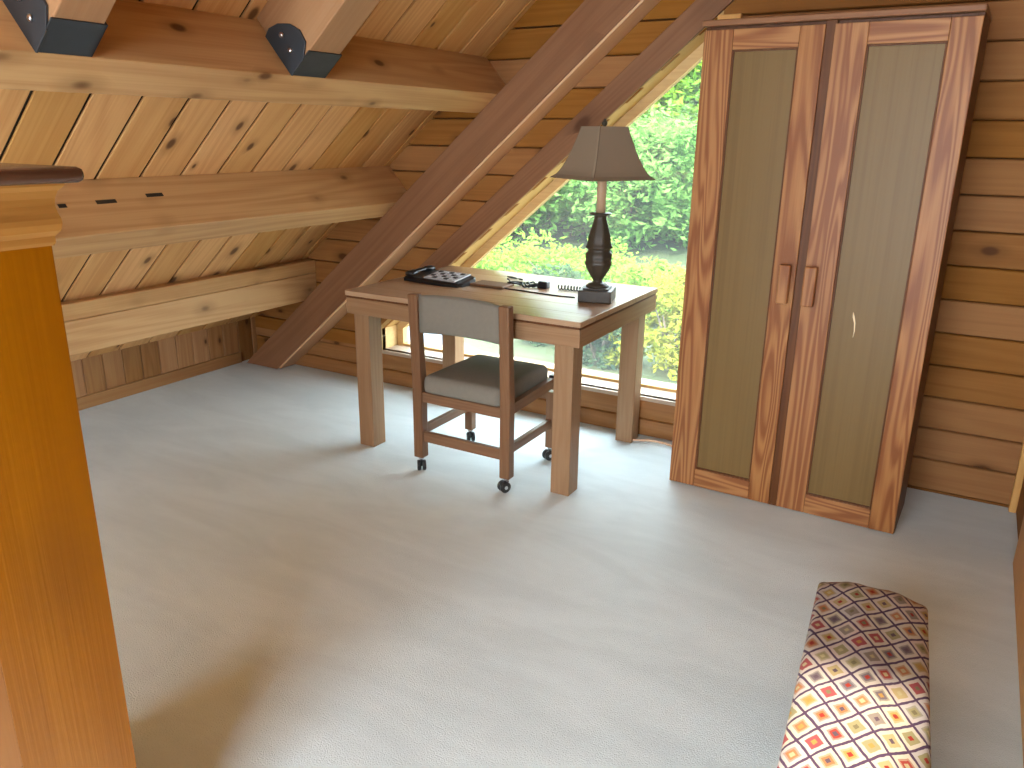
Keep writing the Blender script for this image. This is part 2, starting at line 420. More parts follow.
# right wall
mb = MB(); z = 0
while z < TOPZ:
    z1 = min(z+.137, TOPZ)
    mb.prism([(XR, z+.005), (XR, z1-.005), (XR+.006, z1), (XR+.03, z1), (XR+.03, z), (XR+.006, z)], 'y', YB-.1, W+.05)
    z = z1
struct(mb.build('wall_right', M['gable']), 'right hand wall of amber pine boards at the edge of the view', 'wall')
struct(MB().box(.308, XR, W-.035, W, 0, 2.6, .004).build('trim_1', M['trim_z']), 'upright pine corner strip where gable and right wall meet', 'trim')
struct(MB().box(.314, XR, 1.80, 3.085, 0, 2.2, .005).build('trim_2', M['trim_z']), 'bright honey pine panel on right wall beside the bench', 'trim')

# near wall behind the camera: windows added for fill, slot shaped for bench sun
NW = [(-2.4, -1.3, .06, 1.42), (-1.2, .28, .06, 2.28), (-.165, .06, 2.56, 3.28)]
mb = MB(); z = 0
while z < TOPZ:
    z1 = min(z+.137, TOPZ)
    lv = [z] + sorted(q for w in NW for q in w[2:] if z + .001 < q < z1 - .001) + [z1]
    for a, b in zip(lv[:-1], lv[1:]):
        xs = [max(XK-.05, XK+(a-RZ0)/S), XR+.05]
        blocks = sorted([(w[0], w[1]) for w in NW if b > w[2]+.001 and a < w[3]-.001])
        x = xs[0]
        for w0, w1 in blocks:
            if w0 > x: mb.box(x, w0, YB-.03, YB, a, b)
            x = max(x, w1)
        if xs[1] > x: mb.box(x, xs[1], YB-.03, YB, a, b)
    z = z1
struct(mb.build('wall_near', M['gable']), 'pine wall with windows behind the viewer', 'wall')
def build_added_window(name, lab, pts_frame, pane):
    w = thing(name, lab, 'window', kind='structure')
    pts_frame.build('window_frame', M['jamb'], w); pane.build('glass_pane', M['clear'], w)
for i, (a, b, c, d) in enumerate(NW):
    f = MB().box(a-.05, b+.05, YB-.06, YB+.012, c-.05, c).box(a-.05, b+.05, YB-.06, YB+.012, d, d+.05).box(a-.05, a, YB-.06, YB+.012, c, d).box(b, b+.05, YB-.06, YB+.012, c, d)
    build_added_window('window_%d' % (i+2), ['low wide pine framed window behind the viewer', 'tall pine framed window behind the viewer', 'small high pine framed window behind the viewer'][i], f, MB().box(a, b, YB-.035, YB-.03, c, d))
# gable window: jamb, sill, sash, pane
win = thing('window_1', 'large sloping topped gable window behind the desk looking onto trees', 'window', kind='structure')
poly = [(WX0, WB), (WX1, WB), (WX1, WT), (WX0, wz(WX0))]
def inset(poly, d):
    n = len(poly); out = []
    for i in range(n):
        p0, p1, p2 = (Vector(poly[(i+k-1) % n]) for k in range(3))
        dl = d if isinstance(d, (list, tuple)) else [d]*n
        def off(a, b, w):
            t = (b-a).normalized(); nn = Vector((-t.y, t.x)); return a + nn*w, t
        a, t1 = off(p0, p1, dl[(i-1) % n]); b, t2 = off(p1, p2, dl[i])
        den = t1.x*t2.y - t1.y*t2.x
        s = ((b.x-a.x)*t2.y - (b.y-a.y)*t2.x)/den
        out.append(tuple(a + t1*s))
    return out
def ring(mb, outer, inner, y0, y1, only=None):
    n = len(outer)
    for i in range(n):
        if only and i not in only: continue
        j = (i+1) % n
        mb.prism([outer[i], outer[j], inner[j], inner[i]], 'y', y0, y1)
ring_o = inset(poly, -.02)
mb = MB(); ring(mb, ring_o, poly, W-.001, 3.83, only=(1, 2, 3)); mb.build('jamb', M['jamb'], win)
MB().prism([ring_o[0], ring_o[1], poly[1], poly[0]], 'y', W-.012, 3.87).build('window_sill', M['sill'], win)
in1 = inset(poly, [.014, .045, .045, .045]); mb = MB(); ring(mb, poly, in1, 3.735, 3.785); mb.build('sash', M['jamb'], win)
MB().prism(in1, 'y', 3.757, 3.762).build('glass_pane', M['glass'], win)
# window casing
def strip(p, q, w, y0, y1, mat, name, bev=.004):
    """board whose lower edge runs p->q in the XZ plane, width w upward-left"""
    p = Vector(p); q = Vector(q); t = (q-p).normalized(); n = Vector((-t.y, t.x))
    L_ = (q-p).length
    b = MB().box(0, L_, y0, y1, 0, w, bev)
    o = b.build(name, mat); o.location = (p.x, 0, p.y); o.rotation_euler = (0, -math.atan2(t.y, t.x), 0); return o
o = strip((WX0+.10, wz(WX0+.10)), (WX1+.10, wz(WX1+.10)), .112, W-.02, W, M['rafter'], 'trim_3'); struct(o, 'wide sloping pine casing along the upper edge of the gable window', 'trim')
o = MB().box(WX1, WX1+.10, W-.02, W, WB-.1, WT, .004).build('trim_4', M['trim_z']); struct(o, 'upright casing of the gable window behind the tall cupboard', 'trim')
def halfround(x0, x1, z0, z1, d):
    n = 8; pts = [(W, z0)] + [(W - d*(.55+.45*sin(pi*i/n)), z0 + (z1-z0)*(.04+.92*i/n)) for i in range(n+1)] + [(W, z1)]
    return MB().prism(pts, 'x', x0, x1)
o = halfround(-3.62, -.98, .092, .186, .013).build('trim_5', M['trim_x']); struct(o, 'rounded pine board under the sill of the gable window', 'trim')
o = halfround(-3.74, -.98, 0, .088, .024).build('baseboard_far', M['trim_x']); struct(o, 'rounded pine skirting at the foot of the gable wall', 'baseboard')

# purlins, gable rafter, common rafters
def purlin(x0, x1, zbot_fn, label):
    # bottom face lies on the roof-parallel plane, sides square to the roof
    dn = Vector((-SA, CA))
    a = Vector((x0, zbot_fn(x0))); b = Vector((x1, zbot_fn(x1)))
    dd = (roofz(a.x) - a.y)*CA
    pts = [tuple(a), tuple(b), tuple(b+dn*dd), tuple(a+dn*dd)]
    mb = MB().prism(pts, 'y', YB, W, .004)
    o = mb.build('roof_purlin_beam', M['purlin']); return struct(o, label, 'roof beam', 'roof purlins')
def plane(x): return 1.058 + S*(x+2.738)
purlin(-2.172, -2.071, lambda x: plane(x)-.002, 'upper pine purlin carrying the two black steel hangers')
P2 = purlin(-2.795, -2.698, lambda x: plane(x)-.002, 'middle pine purlin with two dark slots cut along its top side')
mb = MB()
for za, zb in ((.462, .6215), (.6225, .70)):
    mb.prism([(-3.45, za), (-3.45, zb), (min(-3.47, XK+(zb-RZ0)/S), zb), (min(-3.46, XK+(za-RZ0)/S), za)], 'y', YB, W, .006)
struct(mb.build('roof_purlin_beam', M['purlin']), 'lowest pine purlin just above the low knee wall', 'roof beam', 'roof purlins')
# dark slots cut into the middle purlin
dn = Vector((-SA, CA)); b_ = Vector((-2.698, plane(-2.698)-.002))
for (y0, y1, d) in ((1.80, 1.88, .135), (2.015, 2.09, .15), (1.655, 1.685, .13)):
    p = b_ + dn*d
    Ms = Matrix.Translation((p.x, 0, p.y)) @ Matrix.Rotation(-ANG, 4, 'Y')
    MB().box(-.004, .0015, y0, y1, -.008, .008, .0, M=Ms).build('slot', M['black'], P2)

# gable rafter: square timber flush to the wall
RT = lambda x: 1.055 + S*(x+2.738)       # top edge
RB = lambda x: 1.444 + S*(x+2.008)       # bottom edge
ln = (RT(0)-RB(0))*CA
xs = -2.738 - 1.055/S                     # where the top edge meets the floor
p0 = Vector((xs, 0.0))
x_end = XR - .02
Lr2 = (x_end - xs)/CA
x_b = -2.008 - 1.444/S
b = MB().prism([((0.0), 0.0), (Lr2, 0.0), (Lr2, -ln), ((x_b-xs)*CA, -ln)], 'y', 3.44, W-.001, .004)
o = b.build('gable_rafter_beam', M['rafter']); o.location = (xs, 0, .002); o.rotation_euler = (0, -ANG, 0)
MB().box((x_b-xs)*CA+.02, Lr2, 3.446, W-.003, -ln-.012, -ln, .002).build('edge_strip', M['strip'], o)  # added strip, its pale colour stands for light under the rafter
struct(o, 'heavy sloping pine rafter against the gable wall running down behind the desk', 'roof beam')

def common(yl, yr, label):
    # rafter from the upper purlin to the ridge, underside flush with the purlin, black steel hanger at its foot
    r = thing('common_rafter_beam', label, 'roof beam', kind='structure', group='rafters above the upper purlin')
    x0 = -2.071; z0 = plane(x0)-.002
    r.location = (x0, yl, z0); r.rotation_euler = (0, -ANG, 0)
    w = yr-yl; dd = (roofz(x0)-z0)*CA
    MB().box(.006, (XR-x0)/CA-.02, 0, w, .004, dd, .004).build('timber', M['common'], r)
    MB().box(.002, .112, -.006, w+.006, 0, .004).box(.002, .112, w, w+.006, 0, .06).build('hanger_seat', M['bracket'], r)
    # rounded side plate on the near face
    pl = [(.0, -.002), (.075, -.002), (.122, .03), (.128, .075), (.108, .118), (.07, .155), (.03, .172), (.0, .165)]
    sp = MB().prism(pl, 'y', -.008, -.001, .0015).build('side_plate', M['bracket'], r)
    for (u, v) in ((.055, .055), (.06, .115)):
        MB().lathe([(.009, 0), (.009, .005), (.005, .008)], 12, M=Matrix.Translation((u, -.008, v)) @ Matrix.Rotation(radians(90), 4, 'X')).build('bolt', M['chrome'], sp)
    return r
common(1.243, 1.378, 'pale pine rafter rising from the purlin at the far left, black hanger at its foot')
common(2.105, 2.255, 'pale pine rafter rising from the upper purlin nearer the gable, black hanger with bright bolts')

# ------------------------------------------------------------------ desk
DX0, DX1, DY0, DY1, DZ = -2.436, -1.252, 2.713, 3.570, .76
desk = thing('writing_desk', 'plain pine writing desk with thick square legs under the gable window', 'desk', ((DX0+DX1)/2, (DY0+DY1)/2, 0))
hx = (DX1-DX0)/2; hy = (DY1-DY0)/2
mb = MB(); n = 6
for i in range(n):
    y0 = -hy + 2*hy*i/n; y1 = -hy + 2*hy*(i+1)/n
    mb.box(-hx, hx, y0+.0004, y1-.0004, DZ-.022, DZ, .0015)
mb.build('desk_top', M['desk_top'], desk)
MB().box(-hx+.006, hx-.006, -hy+.006, hy-.006, DZ-.032, DZ-.022).build('top_moulding', M['carcass'], desk)
e = .003; az0, az1 = DZ-.105, DZ-.032
for (x0, x1, y0, y1, a) in ((-hx+e, hx-e, -hy+e, -hy+e+.022, 'x'), (-hx+e, hx-e, hy-e-.022, hy-e, 'x'), (-hx+e, -hx+e+.022, -hy+e+.022, hy-e-.022, 'y'), (hx-e-.022, hx-e, -hy+e+.022, hy-e-.022, 'y')):
    MB().box(x0, x1, y0, y1, az0, az1, .002).build('apron', M['desk_'+a], desk)
for sx in (-1, 1):
    for sy in (-1, 1):
        cx = sx*(hx-.083) if sx > 0 else -(hx-.062); cy = sy*(hy-.03-.047)
        MB().box(cx-.043, cx+.043, cy-.045, cy+.045, 0, DZ-.033, .004).build('leg', M['desk_z'], desk)

# ------------------------------------------------------------------ chair
CX = -1.765; CY = 2.66
ch = thing('office_chair', 'low wooden chair with grey padded seat and back on black casters at the desk', 'chair', (CX, CY, 0))
hw = .222
for s in (-1, 1):
    x = s*hw
    lean = [(0.0, .062), (0.0, .42), (-.012, .62), (-.02, .805)]
    rings = []
    for dy, z in lean:
        t = .024 if z < .5 else .021
        rings.append([(x-.024, dy-t, z), (x+.024, dy-t, z), (x+.024, dy+t, z), (x-.024, dy+t, z)])
    o = MB().loft(rings, smooth=False).build('back_post', M['chair_z'], ch)
    bv = o.modifiers.new('b', 'BEVEL'); bv.width = .006; bv.segments = 2
    MB().box(x-.021, x+.021, .385, .427, .062, .335, .005).build('front_leg', M['chair_z'], ch)
    MB().box(x-.012, x+.012, .02, .39, .165, .205, .004).build('side_stretcher', M['chair_y'], ch)
    # side seat rail rising slightly to the front
    rr = [[(x-.013, yy, zz-.045), (x+.013, yy, zz-.045), (x+.013, yy, zz), (x-.013, yy, zz)] for yy, zz in ((.02, .385), (.40, .40))]
    MB().loft(rr, smooth=False).build('side_rail', M['chair_y'], ch)
MB().box(-hw+.02, hw-.02, -.012, .012, .14, .188, .004).build('back_stretcher', M['chair_x'], ch)
MB().box(-hw+.02, hw-.02, -.014, .014, .326, .372, .004).build('back_rail', M['chair_x'], ch)
MB().box(-hw+.02, hw-.02, .395, .417, .295, .338, .004).build('front_rail', M['chair_x'], ch)
# seat cushion: rounded slab
def cushion(x0, x1, y0, y1, zb, zt, crown, nx=14, ny=14, r=.03):
    mb = MB(); rings = []
    def outline(ins):
        pts = []; n = 6
        for (cx, cy, a0) in ((x1-r, y1-r, 0), (x0+r, y1-r, 90), (x0+r, y0+r, 180), (x1-r, y0+r, 270)):
            for k in range(n+1):
                a = radians(a0 + 90*k/n); rr = r-ins if r > ins else .002
                pts.append((cx+rr*cos(a), cy+rr*sin(a)))
        return pts
    prof = [(.012, zb), (.002, zb+.006), (0, zb+.02), (0, zt-.03), (.004, zt-.014), (.014, zt-.004), (.026, zt)]
    for ins, z in prof: rings.append([(px, py, z) for px, py in outline(ins)])
    for k in range(1, 8):
        t = k/8; cx = (x0+x1)/2; cy = (y0+y1)/2
        rings.append([(px+(cx-px)*t, py+(cy-py)*t, zt+crown*(1-(1-t)**2)) for px, py in outline(.026)])
    return mb.loft(rings, True, True)
cushion(-hw+.026, hw-.026, -.02, .43, .373, .452, .012).build('seat', M['fabric'], ch)
# padded back between the posts, slightly curved, wraps the left post top
rings = []
for i in range(13):
    u = i/12; x = -hw+.026 + u*(2*hw-.052)
    cv = .03*(1-(2*u-1)**2)
    w = .018 if 0 < i < 12 else .012
    zb = .641+.004*u; zt = .803 + .004*sin(pi*u) - .004*u
    lean = -.016
    sec = [(-w, zb+.01), (-w*.6, zb), (w*.6, zb), (w, zb+.01), (w, zt-.012), (w*.6, zt-.001), (-w*.6, zt-.001), (-w, zt-.012)]
    rings.append([(x, cv+lean+dy, z) for dy, z in sec])
MB().loft(rings).build('backrest', M['fabric'], ch)
for (x, y) in ((-hw, 0), (hw, 0), (-hw, .406), (hw, .406)):
    cs = thing_part = bpy.data.objects.new('caster', None)
    bpy.data.objects.remove(cs)
    mb = MB(); a = .7 if x < 0 else -.5
    R_ = Matrix.Translation((x, y, 0)) @ Matrix.Rotation(a, 4, 'Z')
    for s in (-1, 1):
        mb.lathe([(.004, -.008), (.021, -.008), (.0245, -.005), (.0245, .005), (.021, .008), (.004, .008)], 18,
                 M=R_ @ Matrix.Translation((s*.0115, -.012, .0245)) @ Matrix.Rotation(radians(90), 4, 'Y'))
    mb.box(-.005, .005, -.022, .01, .022, .05, .003, M=R_)
    c_ = mb.build('caster', M['caster'], ch)
    MB().lathe([(.006, .046), (.006, .05), (.013, .052), (.013, .062)], 12, M=Matrix.Translation((x, y, 0))).lathe([(.006, -.0205), (.008, -.0205), (.008, .0205), (.006, .0205)], 12, M=R_ @ Matrix.Translation((0, -.012, .0245)) @ Matrix.Rotation(radians(90), 4, 'Y')).build('caster_hub', M['chrome'], c_)
MB().box(hw-.02, hw+.022, .405, .435, .393, .408, .004).build('corner_cap', M['black'], ch)
MB().box(-hw-.022, -hw+.02, .405, .435, .393, .408, .004).build('corner_cap', M['black'], ch)

# ------------------------------------------------------------------ lamp
LX, LY = -1.378, 3.145
lamp = thing('table_lamp', 'dark bronze table lamp with taupe bell shade standing on the right of the desk', 'lamp', (LX, LY, DZ))
Rb = Matrix.Rotation(radians(14), 4, 'Z')
mb = MB().box(-.072, .072, -.072, .072, .0, .052, .005, M=Rb).box(-.055, .055, -.055, .055, .052, .060, .003, M=Rb)
mb.build('lamp_base', M['bronze'], lamp)
prof = [(.050, .060), (.050, .066), (.042, .070), (.040, .074), (.026, .079), (.019, .086), (.020, .094), (.031, .115), (.042, .138), (.049, .158),
        (.051, .170), (.046, .174), (.049, .186), (.050, .202), (.042, .212), (.039, .221), (.045, .227), (.051, .232), (.047, .239), (.043, .250), (.042, .270), (.037, .292),
        (.031, .315), (.026, .335), (.022, .352), (.022, .362), (.028, .366)]
mb = MB(); n = 32
rings = []
for r, z in prof:
    lob = .05 if .10 < z < .34 else 0
    r *= 1.0 if z < .09 else 1.17
    rings.append([(r*(1+lob*cos(8*2*pi*i/n))*cos(2*pi*i/n), r*(1+lob*cos(8*2*pi*i/n))*sin(2*pi*i/n), z) for i in range(n)])
mb.loft(rings).build('lamp_stem', M['bronze'], lamp)
MB().lathe([(.015, .364), (.046, .368), (.048, .372), (.046, .375), (.012, .375)], 28).build('drip_pan', M['bronze'], lamp)
MB().lathe([(.0195, .375), (.0195, .50), (.017, .508), (.010, .508)], 20).build('candle_sleeve', M['candle'], lamp)
MB().lathe([(.012, .508), (.014, .515), (.014, .55), (.009, .556)], 16).lathe([(.012, .556), (.028, .585), (.03, .61), (.02, .638), (.006, .645)], 16).build('bulb_socket', plain('white glass bulb', (.75, .73, .68), .3), lamp)
# bell shade: square plan with cut corners, concave flare
Rs = Matrix.Rotation(radians(57.5), 4, 'Z')
rings = []
zt, zb = .722, .515
def sq(a, z, c=.06):
    return [(a, -a*(1-c), z), (a, a*(1-c), z), (a*(1-c), a, z), (-a*(1-c), a, z), (-a, a*(1-c), z), (-a, -a*(1-c), z), (-a*(1-c), -a, z), (a*(1-c), -a, z)]
N_ = 14
outer = []
for k in range(N_+1):
    t = k/N_; a = .163 - (.163-.070)*(t**.58)
    outer.append(sq(a, zb + (zt-zb)*t))
inner = [[(x*.985, y*.985, z) for x, y, z in r] for r in outer[::-1]]
rings = outer + inner
mb = MB(); m8 = 8; vs = [p for r in rings for p in r]; fs = []
K = len(rings)
for k in range(K):
    for i in range(m8):
        j = (i+1) % m8; k2 = (k+1) % K
        fs.append([k*m8+i, k*m8+j, k2*m8+j, k2*m8+i])
mb.add(vs, fs, False, Rs); sh = mb.build('lamp_shade', M['shade'], lamp)
pipm = plain('shade piping', (.16, .115, .07), .8)
for i in (0, 2, 4, 6):
    MB().tube([Rs @ Vector(outer[k][i]) for k in range(N_+1)], .0017, 6).build('piping', pipm, sh)
# harp and finial
pts = [(.0, 0, 0)]
mb = MB(); hp = []
for k in range(17):
    a = pi*k/16; hp.append((.038*cos(a), 0, .60 + .118*sin(a)))
mb.tube([(.014, 0, .54)] + hp + [(-.014, 0, .54)], .0022, 6)
mb.tube([(-.07, 0, zt-.004), (.07, 0, zt-.004)], .002, 6, M=Rs).tube([(0, -.07, zt-.004), (0, .07, zt-.004)], .002, 6, M=Rs)
mb.build('harp', M['bronze'], lamp)
MB().lathe([(.004, .714), (.006, .724), (.011, .730), (.012, .736), (.007, .746), (.003, .753)], 16).build('finial', M['bronze'], lamp)

# ------------------------------------------------------------------ phone and cords on the desk
ph = thing('desk_phone', 'black desk telephone with pale keys at the left of the desk', 'telephone', (-2.20, 3.125, DZ), radians(-4))
ph.scale = (1.08, 1, .82)
mb = MB()
rings = []
for (x, w0, w1, h0, h1) in ((-.165, -.055, .055, .022, .036), (-.150, -.075, .075, .026, .046), (-.05, -.085, .09, .026, .052), (.08, -.085, .09, .024, .050), (.150, -.07, .075, .02, .042), (.162, -.05, .055, .018, .034)):
    rings.append([(x, w0, 0.0), (x, w1, 0.0), (x, w1, h1*.8), (x, w1-.012, h1), (x, w0+.014, h0), (x, w0, h0*.6)])
mb.loft(rings, smooth=False); mb.build('phone_body', M['black'], ph)
sl = math.atan2(.026, .15)
T = Matrix.Translation((.045, 0, .0405)) @ Matrix.Rotation(sl*.95, 4, 'X')
MB().box(-.09, .085, -.062, .066, -.006, .003, .002, M=T).build('key_plate', M['keypad'], ph)
kb = 0
for i in range(5):
    for j in range(4):
        MB().box(-.078+i*.031, -.057+i*.031, -.054+j*.03, -.036+j*.03, .0025, .007, .002, M=T).build('key', M['black'] if (i+j) % 2 else M['keypad'], ph)
rg = []
for k in range(15):
    t = k/14; yy = -.082 + .17*t
    r = .020 if (t < .22 or t > .78) else .0125
    zz = .046 + .006*sin(pi*t) + .010*t
    rg.append([(-.112 + r*1.15*cos(2*pi*i/12), yy, zz + r*.8*sin(2*pi*i/12)) for i in range(12)])
MB().loft(rg).build('handset', M['black'], ph)
tag(MB().box(-.09, .09, -.055, .055, 0, .012, .003).build('notepad', M['kraft'], loc=(-1.935, 3.18, DZ)), 'brown notepad lying on the desk beside the black telephone', 'notepad')
bpy.context.view_layer.update()
c1 = thing('power_adapter', 'small black plug lump with tangled black leads in the middle of the desk', 'power adapter', (-1.70, 3.26, DZ))
MB().box(-.024, .024, -.018, .018, 0, .034, .005).box(-.006, .006, .018, .036, .010, .022, .002).build('plug_block', M['black'], c1)
mb = MB(); rnd = random.Random(3)
for k in range(4):
    p0 = Vector((-.02, -.01+.006*k, .006)); pts = []
    for i in range(26):
        t = i/25
        pts.append((-.02 - .22*t*(.6+.12*k), .03*sin(3.2*t*pi + k*1.4) + .015*k - .02, .0035 + .012*abs(sin(2.4*pi*t + k))))
    mb.tube(pts, .004, 6)
mb.build('leads', M['cable'], c1)
mb = MB(); pts = []
for i in range(141):
    t = i/140; a = t*2*pi*11
    pts.append((.02*0 + .03 + .165*t, .010*cos(a) + .012*sin(pi*t) , .0125 + .010*sin(a)))
mb.tube(pts, .0032, 6)
tag(mb.build('coiled_cord', M['cable'], loc=(-1.66, 3.265, DZ)), 'black coiled phone cord stretched between plug and lamp base', 'cord')
mb = MB(); mb.tube([(0, 0, .003), (.05, -.012, .003), (.14, -.015, .003), (.24, -.028, .003), (.33, -.03, .003), (.40, -.02, .003)], .003, 6)
tag(mb.build('flat_cord', M['cable'], loc=(-1.88, 3.155, DZ)), 'thin dark lead lying straight across the desk in front of the tangle', 'cord')
tag(MB().tube([(-.03, .01, .006), (.0, 0, .0065), (.035, -.012, .006)], [.004, .0055, .0045], 8).tube([(.045, -.015, .006), (.06, -.02, .006), (.075, -.022, .005)], [.003, .005, .004], 8).tube([(.03, -.011, .005), (.05, -.016, .005)], .0018, 6).build('plug_lead', M['black'], loc=(-1.955, 3.40, DZ)), 'short black lead with two plugs near the back edge of the desk', 'cord')

# ------------------------------------------------------------------ tall cupboard
KX0, KX1, KY0, KY1, KZ = -.987, -.081, 3.12, 3.45, 1.845
cab = thing('tall_cupboard', 'tall two door cupboard of red fir with tan panels against gable wall', 'cupboard', ((KX0+KX1)/2+.009, (KY0+KY1)/2-.017, 0), radians(-2.0))
ox, oy = (KX0+KX1)/2, (KY0+KY1)/2
def B(x0, x1, y0, y1, z0, z1, b=.002): return MB().box(x0-ox, x1-ox, y0-oy, y1-oy, z0, z1, b)
FD = KY0
mb = B(KX0, KX0+.02, FD+.024, KY1, 0, KZ-.005)
for q in ((KX1-.02, KX1, FD+.024, KY1, 0, KZ-.005), (KX0+.02, KX1-.02, KY1-.012, KY1, 0, KZ-.005), (KX0+.02, KX1-.02, FD+.03, KY1-.012, KZ-.03, KZ-.01), (KX0+.02, KX1-.02, FD+.03, KY1-.012, .02, .04), (-.56, -.52, FD+.012, FD+.034, .0, KZ-.01), (KX0+.02, KX1-.02, FD+.034, FD+.05, 0, .03)):
    mb.box(q[0]-ox, q[1]-ox, q[2]-oy, q[3]-oy, q[4], q[5], .002)
mb.build('carcass', M['carcass'], cab)
B(KX0-.006, KX1+.004, FD-.012, KY1, 1.834, 1.856, .005).build('cornice', M['rafter'], cab)
def door(x0, x1, pL, pR, handle):
    z0, z1 = .006, 1.822; y0, y1 = FD, FD+.022; pz0, pz1 = .086, 1.752
    mb = B(x0, pL, y0, y1, z0, z1).box(pR-ox, x1-ox, y0-oy, y1-oy, z0, z1, .002)
    d = mb.build('door', M['stile'], cab)
    B(pL+.0005, pR-.0005, y0+.0005, y1, z0, pz0).build('rail', M['rail'], d)
    B(pL+.0005, pR-.0005, y0+.0005, y1, pz1, z1).build('rail', M['rail'], d)
    B(pL-.004, pR+.004, y0+.011, y0+.018, pz0-.004, pz1+.004, 0).build('panel', M['panel'], d)
    mb = MB()
    for (a, b, c, e_) in ((pL, pL+.007, pz0, pz1), (pR-.007, pR, pz0, pz1), (pL, pR, pz0, pz0+.007), (pL, pR, pz1-.007, pz1)):
        mb.box(a-ox, b-ox, y0+.004-oy, y0+.013-oy, c, e_, .002)
    mb.build('bead', M['carcass'], d)
    h0, h1 = handle
    MB().box(h0-ox, h1-ox, y0-.030-oy, y0-.012-oy, .845, .995, .005).box(h0+.008-ox, h1-.008-ox, y0-.014-oy, y0+.001-oy, .86, .985, .002).build('handle', M['stile'], d)
    return d
door(KX0+.001, -.556, -.876, -.640, (-.613, -.571))
d2 = door(-.524, KX1-.001, -.416, -.172, (-.521, -.476))
mb = MB(); pts = [(-.338, .838), (-.3345, .822), (-.328, .800), (-.3255, .770), (-.3275, .745)]
mb.tube([(x-ox, FD+.0105-oy, z) for x, z in pts], [.0012, .004, .0028, .002, .0007], 6); mb.build('scratch', M['scratch'], d2)

# ------------------------------------------------------------------ tall chest at left
TX, TY1 = -1.2, .699
chest = thing('tall_chest', 'tall honey pine chest with moulded cornice and dark top at left edge', 'chest', (-1.45, .22, 0))
cx0, cx1, cy0, cy1 = -1.72, TX, -.25, TY1
ox, oy = -1.45, .22
mb = MB(); yb = cy0
for wd in (.13, .17, .12, .19, .15, .185):
    mb.box(cx1-.022-ox, cx1-ox, yb-oy, min(yb+wd, cy1)-oy, .0, 1.29, .0006); yb += wd
mb.build('side_boards', M['honey'], chest)
MB().box(cx0-ox, cx1-.0225-ox, cy0-oy, cy1-oy, 0, 1.29, .002).build('carcass', M['honey'], chest)
prof = [(.0, 1.283), (.004, 1.288), (.005, 1.297), (.020, 1.305), (.025, 1.315), (.024, 1.323), (.018, 1.332), (.015, 1.343), (.017, 1.353), (.026, 1.364), (.042, 1.371), (.044, 1.375)]
rings = [[(cx0-o_-ox, cy0-o_-oy, z), (cx1+o_-ox, cy0-o_-oy, z), (cx1+o_-ox, cy1+o_-oy, z), (cx0-o_-ox, cy1+o_-oy, z)] for o_, z in [(q*.44, w_) for q, w_ in prof]]
MB().loft(rings, smooth=False).build('cornice', M['honey_y'], chest)
MB().box(cx0-.041-ox, cx1+.041-ox, cy0-.041-oy, cy1+.041-oy, 1.375, 1.398, .009, smooth=True).build('top_board', M['darktop'], chest)

# ------------------------------------------------------------------ kilim bench
bz = .40
bl = Vector((-.190, 1.86)); br = Vector((.052, 1.885))
ang = radians(3.9)
bench = thing('upholstered_bench', 'long narrow bench covered in red and cream diamond kilim at lower right', 'bench', (-.038, 1.432, 0), ang)
Wb, Lb = .252, 1.06
def bench_top():
    nx, ny = 16, 34; mb = MB(); verts = []; uvs = []; faces = []
    # arc profile across: side skirts + domed top
    prof = []
    h = Wb/2
    for z in (.285, .32, .355): prof.append((-h, z))
    for k in range(1, 5):
        a = pi - k*(pi/2)/4*1.0; prof.append((-h+.02+.02*cos(a), .362+.02*sin(a)))
    for k in range(1, 9):
        u = k/9; x = -h+.02 + (2*h-.04)*u; prof.append((x, .382+.016*sin(pi*u)))
    for k in range(0, 4):
        a = pi/2 - k*(pi/2)/4; prof.append((h-.02+.02*cos(a), .362+.02*sin(a)))
    for z in (.362, .32, .285): prof.append((h, z))
    ys = [-Lb/2+Lb*j/ny for j in range(ny+1)]
    arc = [0]
    for i in range(1, len(prof)): arc.append(arc[-1] + math.hypot(prof[i][0]-prof[i-1][0], prof[i][1]-prof[i-1][1]))
    mid = arc[-1]/2
    rnd = random.Random(5)
    rows = []
    def row(y, sx, top, vy):
        r = []
        for i, (x, z) in enumerate(prof):
            zz = .285 + (z-.285)*top
            lump = .0035*sin(9*y+3*x*20) if z > .37 else 0
            r.append(((x*sx, y, zz+lump*top), (arc[i]-mid, vy)))
        rows.append(r)
    row(-Lb/2, .99, 0.0, -Lb/2-.11); row(-Lb/2, .99, .55, -Lb/2-.05); row(-Lb/2+.004, .995, .88, -Lb/2-.012)
    for y in ys[1:-1]: row(y, 1.0, 1.0 - .03*max(0, (abs(y)-Lb/2+.06)/.06)**2, y)
    row(Lb/2-.004, .995, .88, Lb/2+.012); row(Lb/2, .99, .55, Lb/2+.05); row(Lb/2, .99, 0.0, Lb/2+.11)
    n = len(prof)
    vs = [p for r in rows for p, _ in r]; uv = [t for r in rows for _, t in r]
    fs = [[k*n+i, k*n+i+1, (k+1)*n+i+1, (k+1)*n+i] for k in range(len(rows)-1) for i in range(n-1)]
    me = bpy.data.meshes.new('kilim_cover'); me.from_pydata(vs, [], fs)
    ul = me.uv_layers.new(name='UVMap')
    for lp in me.loops: ul.data[lp.index].uv = uv[lp.vertex_index]
    me.polygons.foreach_set('use_smooth', [True]*len(fs)); me.materials.append(M['kilim']); me.update()
    o = bpy.data.objects.new('kilim_cover', me); COL.objects.link(o); o.parent = bench; return o
bench_top()
MB().box(-Wb/2+.006, Wb/2-.006, -Lb/2+.006, Lb/2-.006, .09, .30, .004).build('frame', M['carcass'], bench)
